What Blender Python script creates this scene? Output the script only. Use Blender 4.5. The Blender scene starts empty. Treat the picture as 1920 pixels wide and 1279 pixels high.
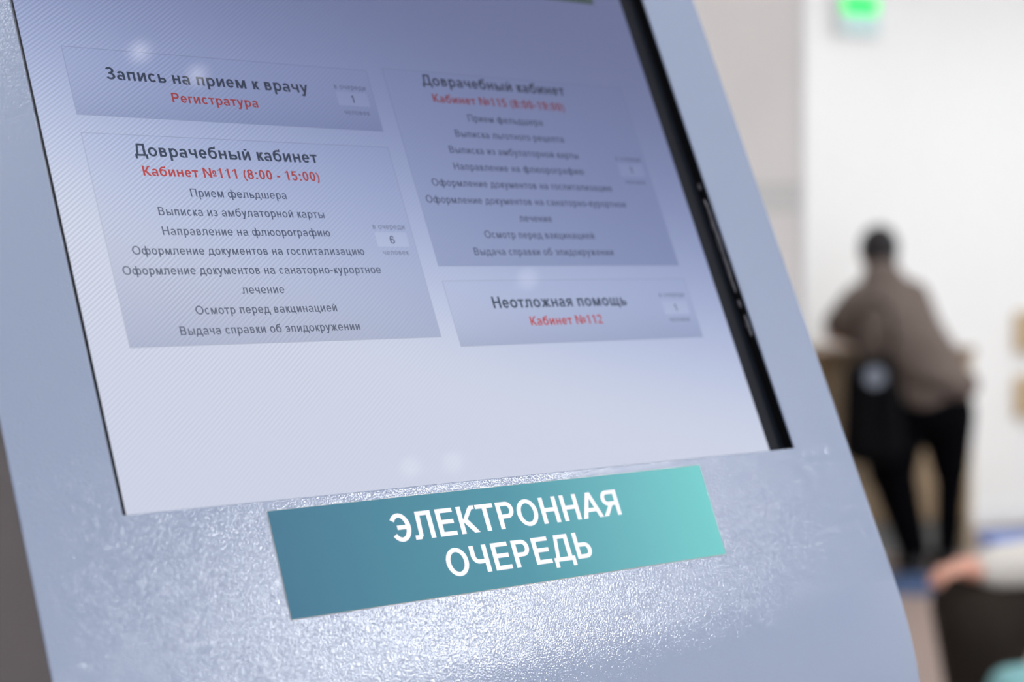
import bpy, bmesh, math, random
from mathutils import Vector, Matrix, Euler

# ------------------------------------------------------------------ camera, world, light, exposure
SC = bpy.context.scene
COL = SC.collection
SC.cycles.max_bounces = 8
SC.cycles.diffuse_bounces = 4
cam_data = bpy.data.cameras.new('camera')
cam_data.sensor_width = 36.0
cam_data.lens = 62.53
cam_data.clip_start = 0.02
cam_data.dof.use_dof = True
cam_data.dof.focus_distance = 0.800
cam_data.dof.aperture_fstop = 5.2
cam_data.dof.aperture_blades = 9
cam = bpy.data.objects.new('camera', cam_data)
COL.objects.link(cam)
cam.matrix_world = Matrix(((0.99998, 0.00626, 0.0, 0.0),
                           (-0.00024, 0.03822, -0.99927, 0.0),
                           (-0.00625, 0.99925, 0.03822, 1.25),
                           (0, 0, 0, 1)))
SC.camera = cam

world = bpy.data.worlds.new('world')
SC.world = world
world.use_nodes = True
world.node_tree.nodes['Background'].inputs[0].default_value = (0.8, 0.88, 1.0, 1)
world.node_tree.nodes['Background'].inputs[1].default_value = 0.3

SC.view_settings.view_transform = 'Standard'
SC.view_settings.look = 'None'
SC.view_settings.gamma = 1
SC.view_settings.use_curve_mapping = False
SC.view_settings.exposure = 0.0

PANEL_LIGHT = 11.5       # radiance of the ceiling LED panels
SPOT_LIGHT = 5.5        # radiance of the small spots above the kiosk


def area(name, loc, target, size, power, color):
    l = bpy.data.lights.new(name, 'AREA')
    l.shape = 'RECTANGLE'
    l.size, l.size_y = size
    l.energy = power
    l.color = color
    o = bpy.data.objects.new(name, l)
    COL.objects.link(o)
    o.location = loc
    o.rotation_euler = (Vector(target) - Vector(loc)).to_track_quat('-Z', 'Y').to_euler()
    return o


# added fill lamp, source unseen, behind and to the right of the photographer
area('front_fill', (2.2, -2.6, 1.7), (0.6, 0.8, 1.2), (3.0, 1.8), 34, (0.80, 0.89, 1.0))
# added fill lamp that brightens the white wall from the right
area('wall_fill', (4.75, 5.6, 1.6), (2.0, 8.4, 1.5), (2.4, 2.4), 56, (0.97, 0.99, 1.0))

# ------------------------------------------------------------------ helpers


def mat(name, base=(0.8, 0.8, 0.8), rough=0.5, spec=0.5, metal=0.0, emit=None, strength=1.0,
        noise=None, bump=None, coat=0.0):
    """noise=(scale, amount) varies the colour, bump=(scale, strength, distance) gives relief"""
    m = bpy.data.materials.new(name)
    m.use_nodes = True
    nt = m.node_tree
    b = nt.nodes['Principled BSDF']
    b.inputs['Base Color'].default_value = (*base, 1)
    b.inputs['Roughness'].default_value = rough
    b.inputs['Specular IOR Level'].default_value = spec
    b.inputs['Metallic'].default_value = metal
    b.inputs['Coat Weight'].default_value = coat
    if emit:
        b.inputs['Emission Color'].default_value = (*emit, 1)
        b.inputs['Emission Strength'].default_value = strength
    tc = None
    if noise or bump:
        tc = nt.nodes.new('ShaderNodeTexCoord')
    if noise:
        n = nt.nodes.new('ShaderNodeTexNoise')
        n.inputs['Scale'].default_value = noise[0]
        n.inputs['Detail'].default_value = 4
        nt.links.new(tc.outputs['Object'], n.inputs['Vector'])
        mx = nt.nodes.new('ShaderNodeMix')
        mx.data_type = 'RGBA'
        a = noise[1]
        mx.inputs[6].default_value = (*[c * (1 - a) for c in base], 1)
        mx.inputs[7].default_value = (*[min(1, c * (1 + a)) for c in base], 1)
        nt.links.new(n.outputs['Fac'], mx.inputs[0])
        nt.links.new(mx.outputs[2], b.inputs['Base Color'])
    if bump:
        n = nt.nodes.new('ShaderNodeTexNoise')
        n.inputs['Scale'].default_value = bump[0]
        n.inputs['Detail'].default_value = 1.5
        nt.links.new(tc.outputs['Object'], n.inputs['Vector'])
        bp = nt.nodes.new('ShaderNodeBump')
        bp.inputs['Strength'].default_value = bump[1]
        bp.inputs['Distance'].default_value = bump[2]
        nt.links.new(n.outputs['Fac'], bp.inputs['Height'])
        nt.links.new(bp.outputs[0], b.inputs['Normal'])
    return m


def wood_mat(name, c1, c2, scale=6.0, axis='X'):
    m = bpy.data.materials.new(name)
    m.use_nodes = True
    nt = m.node_tree
    b = nt.nodes['Principled BSDF']
    tc = nt.nodes.new('ShaderNodeTexCoord')
    mp = nt.nodes.new('ShaderNodeMapping')
    mp.inputs['Scale'].default_value = (scale * .15, scale, scale) if axis == 'X' else (scale, scale, scale * .15)
    n = nt.nodes.new('ShaderNodeTexNoise')
    n.inputs['Scale'].default_value = 3
    n.inputs['Detail'].default_value = 6
    r = nt.nodes.new('ShaderNodeValToRGB')
    r.color_ramp.elements[0].position = .3
    r.color_ramp.elements[0].color = (*c1, 1)
    r.color_ramp.elements[1].position = .7
    r.color_ramp.elements[1].color = (*c2, 1)
    nt.links.new(tc.outputs['Object'], mp.inputs[0])
    nt.links.new(mp.outputs[0], n.inputs['Vector'])
    nt.links.new(n.outputs['Fac'], r.inputs[0])
    nt.links.new(r.outputs[0], b.inputs['Base Color'])
    b.inputs['Roughness'].default_value = .45
    return m


def link(name, me, m=None, parent=None, matrix=None):
    o = bpy.data.objects.new(name, me)
    COL.objects.link(o)
    if m is not None and me is not None:
        me.materials.append(m)
    if parent is not None:
        o.parent = parent
    if matrix is not None:
        o.matrix_local = matrix
    return o


def bm_obj(name, bm, m, parent=None, matrix=None, smooth=False):
    me = bpy.data.meshes.new(name)
    bmesh.ops.recalc_face_normals(bm, faces=bm.faces)
    bm.to_mesh(me)
    bm.free()
    if smooth:
        for p in me.polygons:
            p.use_smooth = True
    return link(name, me, m, parent, matrix)


def add_box(bm, x0, y0, z0, x1, y1, z1, bevel=0.0):
    r = bmesh.ops.create_cube(bm, size=1)
    vs = r['verts']
    for v in vs:
        v.co = Vector(((x0 + x1) / 2 + v.co.x * (x1 - x0), (y0 + y1) / 2 + v.co.y * (y1 - y0),
                       (z0 + z1) / 2 + v.co.z * (z1 - z0)))
    if bevel:
        es = list({e for v in vs for e in v.link_edges})
        bmesh.ops.bevel(bm, geom=es, offset=bevel, segments=2, affect='EDGES', profile=.5)


def box(name, x0, y0, z0, x1, y1, z1, m, parent=None, matrix=None, bevel=0.0):
    bm = bmesh.new()
    add_box(bm, x0, y0, z0, x1, y1, z1, bevel)
    return bm_obj(name, bm, m, parent, matrix)


def add_cyl(bm, c, r, h, axis='Z', seg=24, r2=None):
    M = Matrix.Translation(c)
    if axis == 'X':
        M = M @ Matrix.Rotation(math.pi / 2, 4, 'Y')
    if axis == 'Y':
        M = M @ Matrix.Rotation(math.pi / 2, 4, 'X')
    bmesh.ops.create_cone(bm, cap_ends=True, segments=seg, radius1=r, radius2=r if r2 is None else r2, depth=h, matrix=M)


def thing(name, label, cat, loc=(0, 0, 0), rotz=0.0, group=None):
    o = bpy.data.objects.new(name, None)
    o.empty_display_size = .1
    COL.objects.link(o)
    o.location = loc
    o.rotation_euler = (0, 0, rotz)
    o['label'] = label
    o['category'] = cat
    if group:
        o['group'] = group
    return o


def tag(o, label, cat, group=None):
    o['label'] = label
    o['category'] = cat
    if group:
        o['group'] = group
    return o


def struct(o):
    o['kind'] = 'structure'
    return o


def flesh(name, shapes, m, parent=None, voxel=.01, smooth=6):
    """one continuous surface grown from tapered limbs: ('c', p, q, r1, r2) and ellipsoids ('e', centre, radii, rotation)"""
    bm = bmesh.new()
    for s in shapes:
        t = bmesh.new()
        if s[0] == 'c':
            _, p, q, r1, r2 = s
            bmesh.ops.create_icosphere(t, subdivisions=2, radius=r1, matrix=Matrix.Translation(p))
            bmesh.ops.create_icosphere(t, subdivisions=2, radius=r2, matrix=Matrix.Translation(q))
            res = bmesh.ops.convex_hull(t, input=t.verts)
            junk = [g for g in res['geom_interior'] + res['geom_unused'] if isinstance(g, bmesh.types.BMVert) and g.is_valid]
            bmesh.ops.delete(t, geom=junk, context='VERTS')
        else:
            _, c, rad, rot = s
            M = Matrix.Translation(c) @ Euler(rot).to_matrix().to_4x4() @ Matrix.Diagonal((*rad, 1))
            bmesh.ops.create_icosphere(t, subdivisions=3, radius=1, matrix=M)
        me = bpy.data.meshes.new('tmp')
        t.to_mesh(me)
        t.free()
        bm.from_mesh(me)
        bpy.data.meshes.remove(me)
    me = bpy.data.meshes.new('tmp')
    bm.to_mesh(me)
    bm.free()
    o = bpy.data.objects.new('tmp', me)
    COL.objects.link(o)
    md = o.modifiers.new('r', 'REMESH')
    md.mode = 'VOXEL'
    md.voxel_size = voxel
    sm = o.modifiers.new('s', 'SMOOTH')
    sm.iterations = smooth
    sm.factor = .5
    dg = bpy.context.evaluated_depsgraph_get()
    out = bpy.data.meshes.new_from_object(o.evaluated_get(dg))
    bpy.data.objects.remove(o)
    bpy.data.meshes.remove(me)
    for p in out.polygons:
        p.use_smooth = True
    out.name = name
    out.materials.clear()
    return link(name, out, m, parent)


# ------------------------------------------------------------------ room shell
M_white = mat('white_wall_paint', (.86, .87, .87), .6, .3, noise=(1.5, .015))
M_side = mat('pale_wall_paint', (.74, .74, .73), .6, .3, noise=(1.5, .02))
M_ceil = mat('ceiling_paint', (.85, .85, .84), .7, .2)
M_grout = mat('grout', (.30, .25, .22), .8, .2)
M_floor = mat('floor_tile_glaze', (.42, .325, .29), .35, .4, noise=(5, .08))
M_ptile = mat('pier_tile_glaze', (.79, .775, .765), .4, .3, noise=(2.2, .10))
M_pband = mat('pier_band_glaze', (.66, .67, .66), .3, .4, noise=(6, .1))
M_pgrout = mat('pier_grout', (.42, .42, .40), .8, .2)
M_trim = mat('white_corner_trim', (.80, .81, .84), .4, .4)
M_led = mat('led_diffuser', (.9, .9, .9), .5, emit=(1.0, 1.0, 1.0), strength=PANEL_LIGHT)
M_ledframe = mat('led_frame', (.85, .85, .85), .4)
M_spot = mat('spot_lens', (.9, .9, .9), .3, emit=(1.0, .98, .94), strength=SPOT_LIGHT)

H = 2.9
XL, XR, YF = -3.2, 5.0, -3.0


def back_y(x):
    return 8.30 + (x - 1.6) * 0.431


floor = struct(box('floor', XL - .1, YF - .1, -.1, XR + .1, back_y(XR) + .2, 0, M_grout))
struct(box('ceiling', XL - .1, YF - .1, H, XR + .1, back_y(XR) + .2, H + .1, M_ceil))
struct(box('wall_left', XL - .1, YF, 0, XL, back_y(XL), H, M_side))
struct(box('wall_right', XR, YF, 0, XR + .1, back_y(XR), H, M_white))
struct(box('wall_front', XL, YF - .1, 0, XR, YF, H, M_side))
# the white wall behind the counter runs away to the right
bm = bmesh.new()
ang = math.atan(.431)
L_back = (XR - XL) / math.cos(ang)
add_box(bm, 0, 0, 0, L_back, .12, H)
wall_back = struct(bm_obj('wall_back', bm, M_white))
wall_back.location = (XL, back_y(XL), 0)
wall_back.rotation_euler = (0, 0, ang)
bb = struct(box('baseboard_back', 0, -.015, .008, L_back, 0, .09, M_trim))
bb.location = wall_back.location
bb.rotation_euler = wall_back.rotation_euler

def window(name, x0, x1, z0, z1, rot, loc):  # made-up window set round a fill lamp; its pane glows
    w = struct(bpy.data.objects.new(name, None))
    COL.objects.link(w)
    w.location, w.rotation_euler = loc, (0, 0, rot)
    bm = bmesh.new()
    for r in ((x0, z0, x1, z0 + .06), (x0, z1 - .06, x1, z1), (x0, z0 + .06, x0 + .06, z1 - .06), (x1 - .06, z0 + .06, x1, z1 - .06),
              ((x0 + x1) / 2 - .03, z0 + .06, (x0 + x1) / 2 + .03, z1 - .06)):
        add_box(bm, r[0], -.05, r[1], r[2], -.004, r[3])
    bm_obj('added_window_frame', bm, M_trim, w)
    box('added_window_pane', x0 + .06, -.03, z0 + .06, x1 - .06, -.02, z1 - .06, M_pane_glow, w)


M_pane_glow = mat('added_pane_glow', (.3, .33, .36), .1, .5, emit=(.8, .9, 1.0), strength=1.5)
window('added_window_1', -1.5, 1.5, .8, 2.6, math.pi, (2.2, YF + .001, 0))
window('added_window_2', -1.3, 1.3, .3, 2.7, -math.pi / 2, (XR - .001, 5.6, 0))

# floor tiles, each its own piece with a recessed joint
bm = bmesh.new()
T = .6
add_box(bm, 0.003, 0.003, -.004, T - .003, T - .003, .006, .0015)
tile_me = bpy.data.meshes.new('tile')
bm.to_mesh(tile_me)
bm.free()
tile_me.materials.append(M_floor)
ny = int((back_y(XR) - YF) / T) + 1
for i in range(int((XR - XL) / T) + 1):
    for j in range(ny):
        x, y = XL + i * T, YF + j * T
        if x + T > XR + .06:
            continue
        if y + T > back_y(x) + .0:
            continue
        o = bpy.data.objects.new('floor_tile', tile_me)
        COL.objects.link(o)
        o.parent = floor
        o.location = (x, y, 0)

# ------------------------------------------------------------------ tiled pier between kiosk and hall
PX0, PX1, PY0, PY1 = -1.06, .728, 4.5, 4.95
pier = struct(box('wall_pier', PX0, PY0, .006, PX1, PY1, H, M_pgrout))
rows = [(.01, .80, 0), (.80, 1.404, 0), (1.404, 1.466, 1), (1.466, 2.066, 0), (2.066, 2.666, 0), (2.666, H, 0)]
for z0, z1, band in rows:
    for c in range(3):
        x0 = PX0 + c * (PX1 - PX0) / 3
        x1 = x0 + (PX1 - PX0) / 3
        box('wall_tile', x0 + .0015, PY0 - .009, z0 + .0015, x1 - .0015, PY0, z1 - .0015,
            M_pband if band else M_ptile, pier, bevel=.001)
box('corner_trim', PX1, PY0 - .012, .01, PX1 + .014, PY1, H, M_trim, pier, bevel=.003)

# ------------------------------------------------------------------ ceiling lights
bm = bmesh.new()
add_box(bm, -.3, -.3, -.012, .3, .3, 0)
frame_me = bpy.data.meshes.new('frame')
bm.to_mesh(frame_me)
bm.free()
frame_me.materials.append(M_ledframe)
bm = bmesh.new()
add_box(bm, -.28, -.28, -.017, .28, .28, -.012)
diff_me = bpy.data.meshes.new('diffuser')
bm.to_mesh(diff_me)
bm.free()
diff_me.materials.append(M_led)


M_led_hot = mat('led_diffuser_close', (.9, .9, .9), .5, emit=(1.0, 1.0, 1.0), strength=62.0)
bm = bmesh.new()
add_box(bm, -.28, -.28, -.017, .28, .28, -.012)
hot_me = bpy.data.meshes.new('diffuser')
bm.to_mesh(hot_me)
bm.free()
hot_me.materials.append(M_led_hot)


def led_panel(x, y, label, hot=False):
    t = thing('ceiling_light', label, 'ceiling light', (x, y, H), math.radians(36) if hot else 0, 'square LED panels on the ceiling')
    link('light_frame', frame_me, None, t)
    link('diffuser', hot_me if hot else diff_me, None, t)
    return t


LED = [(3.24, .325), (.52, .44), (.35, 3.0), (3.9, -1.6), (1.2, -1.8), (2.2, 2.9), (4.2, 3.0), (2.0, 5.2), (4.0, 5.2), (1.3, 6.9), (3.2, 7.4), (-1.6, 6.0)]  # the panel before the pier is added to brighten its tiles
WHERE = ['turned square LED panel whose glare lies round the teal plate', 'LED panel right above the kiosk', 'LED panel added to brighten the tiled pier',
         'LED panel in the corner between right wall and front wall', 'LED panel over the photographer near the front wall',
         'LED panel over the hall floor left of the seated person', 'LED panel over the waiting chair beside the right wall',
         'LED panel before the reception counter', 'LED panel beside the added window on the right wall',
         'LED panel above the wooden reception counter', 'LED panel near the white wall right of the exit sign', 'lone LED panel left of the tiled pier']
for q, (x, y) in enumerate(LED):
    led_panel(x, y, WHERE[q], q == 0)

MIRROR = ['above the upper left title', 'over the word in the upper left title', 'low on the screen, left of its twin',
          'low on the screen, right of its twin', 'in the gap above the urgent help card']
for q, (x, y) in enumerate([(1.193, .649), (1.304, .694), (2.629, .491), (2.717, .57), (2.31, .948)]):
    t = thing('spot_lamp', 'ceiling spot mirrored as a pale dot ' + MIRROR[q], 'spotlight', (x, y, H), 0, 'small ceiling spots above the kiosk')
    bm = bmesh.new()
    add_cyl(bm, (0, 0, -.006), .022, .012)
    bm_obj('spot_ring', bm, M_ledframe, t)
    bm = bmesh.new()
    add_cyl(bm, (0, 0, -.015), .012, .006)
    bm_obj('spot_lens', bm, M_spot, t)

# ------------------------------------------------------------------ the kiosk
K = 0.859e-3                      # metres per unit of the measured panel
LEAN = math.radians(24.69)
PHI = math.radians(39.41)
Z0 = 1.1557                       # height of the lower edge of the screen opening
kiosk = thing('information_kiosk', 'pale blue-grey metal queue kiosk with a large tilted touchscreen', 'kiosk', (-.0015, .8205, 0), PHI)
# panel frame: x to the right, y up along the leaning panel, z out of it; origin at the middle of the opening's lower edge
PM = Matrix.Translation((0, 0, Z0)) @ Matrix.Rotation(math.pi / 2 - LEAN, 4, 'X')


def paint(name, base, rough, bscale, bstr, bdist, spec=.5):
    m = mat(name, base, rough, spec)
    nt = m.node_tree
    b = nt.nodes['Principled BSDF']
    tc = nt.nodes.new('ShaderNodeTexCoord')
    v = nt.nodes.new('ShaderNodeTexNoise')
    v.inputs['Scale'].default_value = bscale
    v.inputs['Detail'].default_value = 2.0
    v.inputs['Roughness'].default_value = .45
    v2 = nt.nodes.new('ShaderNodeTexVoronoi')
    v2.feature = 'SMOOTH_F1'
    v2.inputs['Scale'].default_value = bscale * .9
    v2.inputs['Smoothness'].default_value = .6
    nt.links.new(tc.outputs['Object'], v.inputs['Vector'])
    nt.links.new(tc.outputs['Object'], v2.inputs['Vector'])
    ad = nt.nodes.new('ShaderNodeMath')
    ad.operation = 'MULTIPLY_ADD'
    ad.inputs[1].default_value = -.55
    nt.links.new(v2.outputs['Distance'], ad.inputs[0])
    nt.links.new(v.outputs['Fac'], ad.inputs[2])
    bp = nt.nodes.new('ShaderNodeBump')
    bp.inputs['Strength'].default_value = bstr
    bp.inputs['Distance'].default_value = bdist
    nt.links.new(ad.outputs[0], bp.inputs['Height'])
    nt.links.new(bp.outputs[0], b.inputs['Normal'])
    return m


M_paint = paint('powder_coat', (.290, .348, .478), .08, 1220, 1.0, .000115)
M_sidepaint = paint('dark_powder_coat', (.32, .305, .325), .4, 700, .3, .0006, .3)
M_black = mat('black_bezel', (.004, .006, .012), .55, .2)
M_reveal = mat('black_reveal', (.004, .004, .005), .6, .2)
M_gasket = mat('grey_gasket', (.10, .11, .13), .7, .3, noise=(900, .6))
M_tape_glint = mat('tape_glint', (.16, .16, .19), .3, .6, noise=(500, .6))

# profile of the front in the kiosk's (y, z): pedestal, bend, leaning face, top
HW = .2390
RAD = .23
VB = -.078
sa, ca = math.sin(LEAN), math.cos(LEAN)


def pt(v):
    return (v * sa, Z0 + v * ca)


prof = []
yb, zb = pt(VB)
# arc centre lies behind the face
cy_, cz_ = yb + RAD * ca, zb - RAD * sa
yv, zv = cy_ - RAD, cz_
prof += [(yv, .06), (yv, .5), (yv, zv - .1)]
for i in range(0, 25):
    a = LEAN * i / 24
    prof.append((cy_ - RAD * math.cos(a), cz_ + RAD * math.sin(a)))
n_flat0 = len(prof) - 1
OPEN_H = .3020
for v in (0.0, OPEN_H, .375):
    prof.append(pt(v))
iv0, iv1 = n_flat0 + 1, n_flat0 + 2
OU0, OU1 = -.1966, .1959
xs = [-HW, OU0, OU1, HW]
bm = bmesh.new()
g = [[bm.verts.new((x, y, z)) for x in xs] for (y, z) in prof]
for j in range(len(prof) - 1):
    for i in range(3):
        if j == iv0 and i == 1:
            continue
        bm.faces.new((g[j][i], g[j][i + 1], g[j + 1][i + 1], g[j + 1][i]))
for f_ in bm.faces:
    zc = f_.calc_center_median().z
    f_.smooth = zv < zc < pt(VB)[1]
fp = bm_obj('front_panel', bm, M_paint, kiosk)
md = fp.modifiers.new('sheet', 'SOLIDIFY')
md.thickness = .0012
md.offset = 0
md = fp.modifiers.new('bevel', 'BEVEL')
md.width = .0005
md.segments = 2
md.limit_method = 'ANGLE'
md.angle_limit = math.radians(50)

# body behind it
BY = .215
yt, zt = pt(.375)
outline = [(y + .0012, z) for (y, z) in prof] + [(BY, zt + .004), (BY, .06)]
for s, nm in ((-1, 'side_panel'), (1, 'side_panel')):
    bm = bmesh.new()
    xo, xi = s * (HW - .0008), s * (HW - .0022)
    a = [bm.verts.new((xo, y, z)) for (y, z) in outline]
    b = [bm.verts.new((xi, y, z)) for (y, z) in outline]
    bm.faces.new(a)
    bm.faces.new(b)
    for i in range(len(a)):
        j = (i + 1) % len(a)
        bm.faces.new((a[i], a[j], b[j], b[i]))
    bm_obj(nm, bm, M_sidepaint, kiosk)['label'] = 'dark grey side panel'
box('back_panel', -HW + .003, BY - .002, .06, HW - .003, BY, zt, M_sidepaint, kiosk)
bm = bmesh.new()
vs = [bm.verts.new(c) for c in ((-HW + .003, yt, zt), (HW - .003, yt, zt), (HW - .003, BY, zt + .004), (-HW + .003, BY, zt + .004))]
bm.faces.new(vs)
tp = bm_obj('top_panel', bm, M_paint, kiosk)
tp.modifiers.new('sheet', 'SOLIDIFY').thickness = .0015
box('base_plate', -HW - .03, yv - .05, .006, HW + .03, BY + .05, .06, M_sidepaint, kiosk, bevel=.006)

# ---- screen: everything on it lies in the plane D behind the panel's face
D = 7.4 * K
SCALE = 1.01032


def sx(X):
    return (X * SCALE - 605) * K


def sy(Y):
    return (-Y * SCALE - 209) * K


def px_(X):
    return (X - 605) * K


def py_(Y):
    return (-Y - 209) * K


def lcd(name, color, grad=None, moire=False):
    """light of a liquid-crystal panel: it keeps the angular fall-off such panels have (dim and blue from below and aside)"""
    m = bpy.data.materials.new(name)
    m.use_nodes = True
    nt = m.node_tree
    N, Lk = nt.nodes.new, nt.links.new
    b = nt.nodes['Principled BSDF']
    b.inputs['Base Color'].default_value = (.012, .012, .014, 1)
    b.inputs['Roughness'].default_value = .012
    b.inputs['Specular IOR Level'].default_value = .45
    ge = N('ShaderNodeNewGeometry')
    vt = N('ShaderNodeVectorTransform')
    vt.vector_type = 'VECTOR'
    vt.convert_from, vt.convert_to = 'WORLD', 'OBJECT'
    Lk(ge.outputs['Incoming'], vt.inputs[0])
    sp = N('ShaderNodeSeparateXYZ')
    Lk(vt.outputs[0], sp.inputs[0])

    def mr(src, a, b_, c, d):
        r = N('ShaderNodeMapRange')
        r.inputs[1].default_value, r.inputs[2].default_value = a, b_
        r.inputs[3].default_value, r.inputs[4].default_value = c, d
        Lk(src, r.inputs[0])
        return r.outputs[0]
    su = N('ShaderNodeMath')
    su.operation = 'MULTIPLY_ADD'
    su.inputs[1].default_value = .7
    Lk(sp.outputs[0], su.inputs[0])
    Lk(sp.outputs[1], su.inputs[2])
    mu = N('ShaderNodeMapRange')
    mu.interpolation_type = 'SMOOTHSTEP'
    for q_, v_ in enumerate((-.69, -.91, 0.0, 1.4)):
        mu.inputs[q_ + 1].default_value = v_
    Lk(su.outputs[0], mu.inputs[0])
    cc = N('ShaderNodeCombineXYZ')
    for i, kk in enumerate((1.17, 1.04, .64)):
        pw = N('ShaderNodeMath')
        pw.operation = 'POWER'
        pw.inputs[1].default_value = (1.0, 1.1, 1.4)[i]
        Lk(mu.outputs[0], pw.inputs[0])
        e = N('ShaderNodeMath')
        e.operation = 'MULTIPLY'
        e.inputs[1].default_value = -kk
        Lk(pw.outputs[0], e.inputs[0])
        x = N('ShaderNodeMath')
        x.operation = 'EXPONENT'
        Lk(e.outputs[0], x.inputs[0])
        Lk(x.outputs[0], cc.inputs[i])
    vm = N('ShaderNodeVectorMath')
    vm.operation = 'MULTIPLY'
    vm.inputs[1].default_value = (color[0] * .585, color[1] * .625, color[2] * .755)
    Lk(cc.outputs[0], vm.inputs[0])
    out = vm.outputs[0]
    tc = N('ShaderNodeTexCoord')
    if grad:
        s2 = N('ShaderNodeSeparateXYZ')
        Lk(tc.outputs['Object'], s2.inputs[0])
        gr = mr(s2.outputs[1], grad[0], grad[1], grad[2], grad[3])
        sq = N('ShaderNodeMath')
        sq.operation = 'MULTIPLY'
        Lk(gr, sq.inputs[0])
        Lk(gr, sq.inputs[1])
        gc = N('ShaderNodeCombineXYZ')
        for q_, k_ in enumerate((1.08, 1.0, .78)):
            iv = N('ShaderNodeMath')
            iv.operation = 'MULTIPLY_ADD'
            iv.inputs[1].default_value = -k_
            iv.inputs[2].default_value = 1.0
            Lk(sq.outputs[0], iv.inputs[0])
            Lk(iv.outputs[0], gc.inputs[q_])
        v2 = N('ShaderNodeVectorMath')
        v2.operation = 'MULTIPLY'
        Lk(out, v2.inputs[0])
        Lk(gc.outputs[0], v2.inputs[1])
        out = v2.outputs[0]
    if moire:
        # camera moire painted into the emission as stripes, strongest along the left
        mp = N('ShaderNodeMapping')
        mp.inputs['Rotation'].default_value = (0, 0, math.radians(52))
        wv = N('ShaderNodeTexWave')
        wv.inputs['Scale'].default_value = 188
        wv.inputs['Distortion'].default_value = .0
        no = N('ShaderNodeTexNoise')
        no.inputs['Scale'].default_value = 9
        no.inputs['Detail'].default_value = .5
        nv = N('ShaderNodeVectorMath')
        nv.operation = 'MULTIPLY_ADD'
        nv.inputs[1].default_value = (.0045, .0045, 0)
        Lk(tc.outputs['Object'], no.inputs['Vector'])
        Lk(no.outputs['Color'], nv.inputs[0])
        Lk(tc.outputs['Object'], nv.inputs[2])
        Lk(nv.outputs[0], mp.inputs[0])
        Lk(mp.outputs[0], wv.inputs['Vector'])
        s3 = N('ShaderNodeSeparateXYZ')
        Lk(tc.outputs['Object'], s3.inputs[0])
        fade = mr(s3.outputs[0], -.17, .04, .30, 0.0)
        n2 = N('ShaderNodeTexNoise')
        n2.inputs['Scale'].default_value = 45
        Lk(tc.outputs['Object'], n2.inputs['Vector'])
        f2 = mr(n2.outputs['Fac'], .35, .6, .35, 1.0)
        a1 = N('ShaderNodeMath')
        a1.operation = 'MULTIPLY'
        Lk(fade, a1.inputs[0])
        Lk(f2, a1.inputs[1])
        f3 = mr(s3.outputs[1], .01, .10, .25, 1.0)
        a2 = N('ShaderNodeMath')
        a2.operation = 'MULTIPLY'
        Lk(a1.outputs[0], a2.inputs[0])
        Lk(f3, a2.inputs[1])
        a1 = a2
        c1 = N('ShaderNodeMath')
        c1.operation = 'SUBTRACT'
        c1.inputs[1].default_value = .5
        Lk(wv.outputs['Fac'], c1.inputs[0])
        ma = N('ShaderNodeMath')
        ma.operation = 'MULTIPLY_ADD'
        ma.inputs[2].default_value = 1.0
        Lk(c1.outputs[0], ma.inputs[0])
        Lk(a1.outputs[0], ma.inputs[1])
        v3 = N('ShaderNodeVectorMath')
        v3.operation = 'SCALE'
        Lk(out, v3.inputs[0])
        Lk(ma.outputs[0], v3.inputs['Scale'])
        out = v3.outputs[0]
    Lk(out, b.inputs['Emission Color'])
    b.inputs['Emission Strength'].default_value = 1.0
    return m


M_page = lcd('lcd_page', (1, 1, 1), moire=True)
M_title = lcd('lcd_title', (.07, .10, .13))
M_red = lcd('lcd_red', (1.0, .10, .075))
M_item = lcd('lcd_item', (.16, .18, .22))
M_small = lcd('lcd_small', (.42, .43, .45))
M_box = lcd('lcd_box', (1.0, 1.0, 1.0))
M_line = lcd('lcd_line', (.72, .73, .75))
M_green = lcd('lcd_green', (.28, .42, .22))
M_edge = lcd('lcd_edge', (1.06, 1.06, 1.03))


def SM(dz=0.0):
    return PM @ Matrix.Translation((0, 0, -D + dz))


# active area, built as a thin plate
LU0, LU1, LV0, LV1 = (381.7 - 605) * K, (819.4 - 605) * K, (207.4 - 209) * K, .2995
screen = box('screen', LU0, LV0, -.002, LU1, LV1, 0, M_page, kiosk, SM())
ED = .0000
for o_name, a in (('page_edge', (LU0, .0000, LU1, .0020)),):
    o = box(o_name, a[0], a[1], 0, a[2], a[3], .00005, M_edge, screen)

# black monitor frame round it and the dark walls of the opening
bm = bmesh.new()
add_box(bm, -.2085, LV0 - .012, -.004, LU0, LV1 + .02, .0003)
add_box(bm, LU1, LV0 - .012, -.004, .2085, LV1 + .02, .0003)
add_box(bm, LU0, LV0 - .012, -.004, LU1, LV0, .0003)
add_box(bm, LU0, LV1, -.004, LU1, LV1 + .02, .0003)
bm_obj('screen_bezel', bm, M_black, kiosk, SM())
bm = bmesh.new()
add_box(bm, OU1 + .0000, -.006, -D, OU1 + .0012, OPEN_H, -.0008)
add_box(bm, OU0 - .0012, -.006, -D, OU0, OPEN_H, -.0008)
add_box(bm, OU0, OPEN_H, -D, OU1, OPEN_H + .0012, -.0008)
bm_obj('opening_reveal', bm, M_reveal, kiosk, PM)
# grey rubber gasket squeezed along the left edge
bm = bmesh.new()
n = 60
prev = None
random.seed(4)
for i in range(n + 1):
    v = .095 + (.205 * i / n)
    wdt = .0006 + .0009 * (i / n) + random.uniform(-.0001, .0001)
    c = [(OU0, v, -.0007), (OU0 + wdt, v, -.0008), (OU0 + wdt, v, -.0022), (OU0, v, -.0022)]
    cur = [bm.verts.new(p) for p in c]
    if prev:
        for q in range(4):
            bm.faces.new((prev[q], prev[(q + 1) % 4], cur[(q + 1) % 4], cur[q]))
    prev = cur
bm_obj('rubber_gasket', bm, M_gasket, kiosk, PM)
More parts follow.
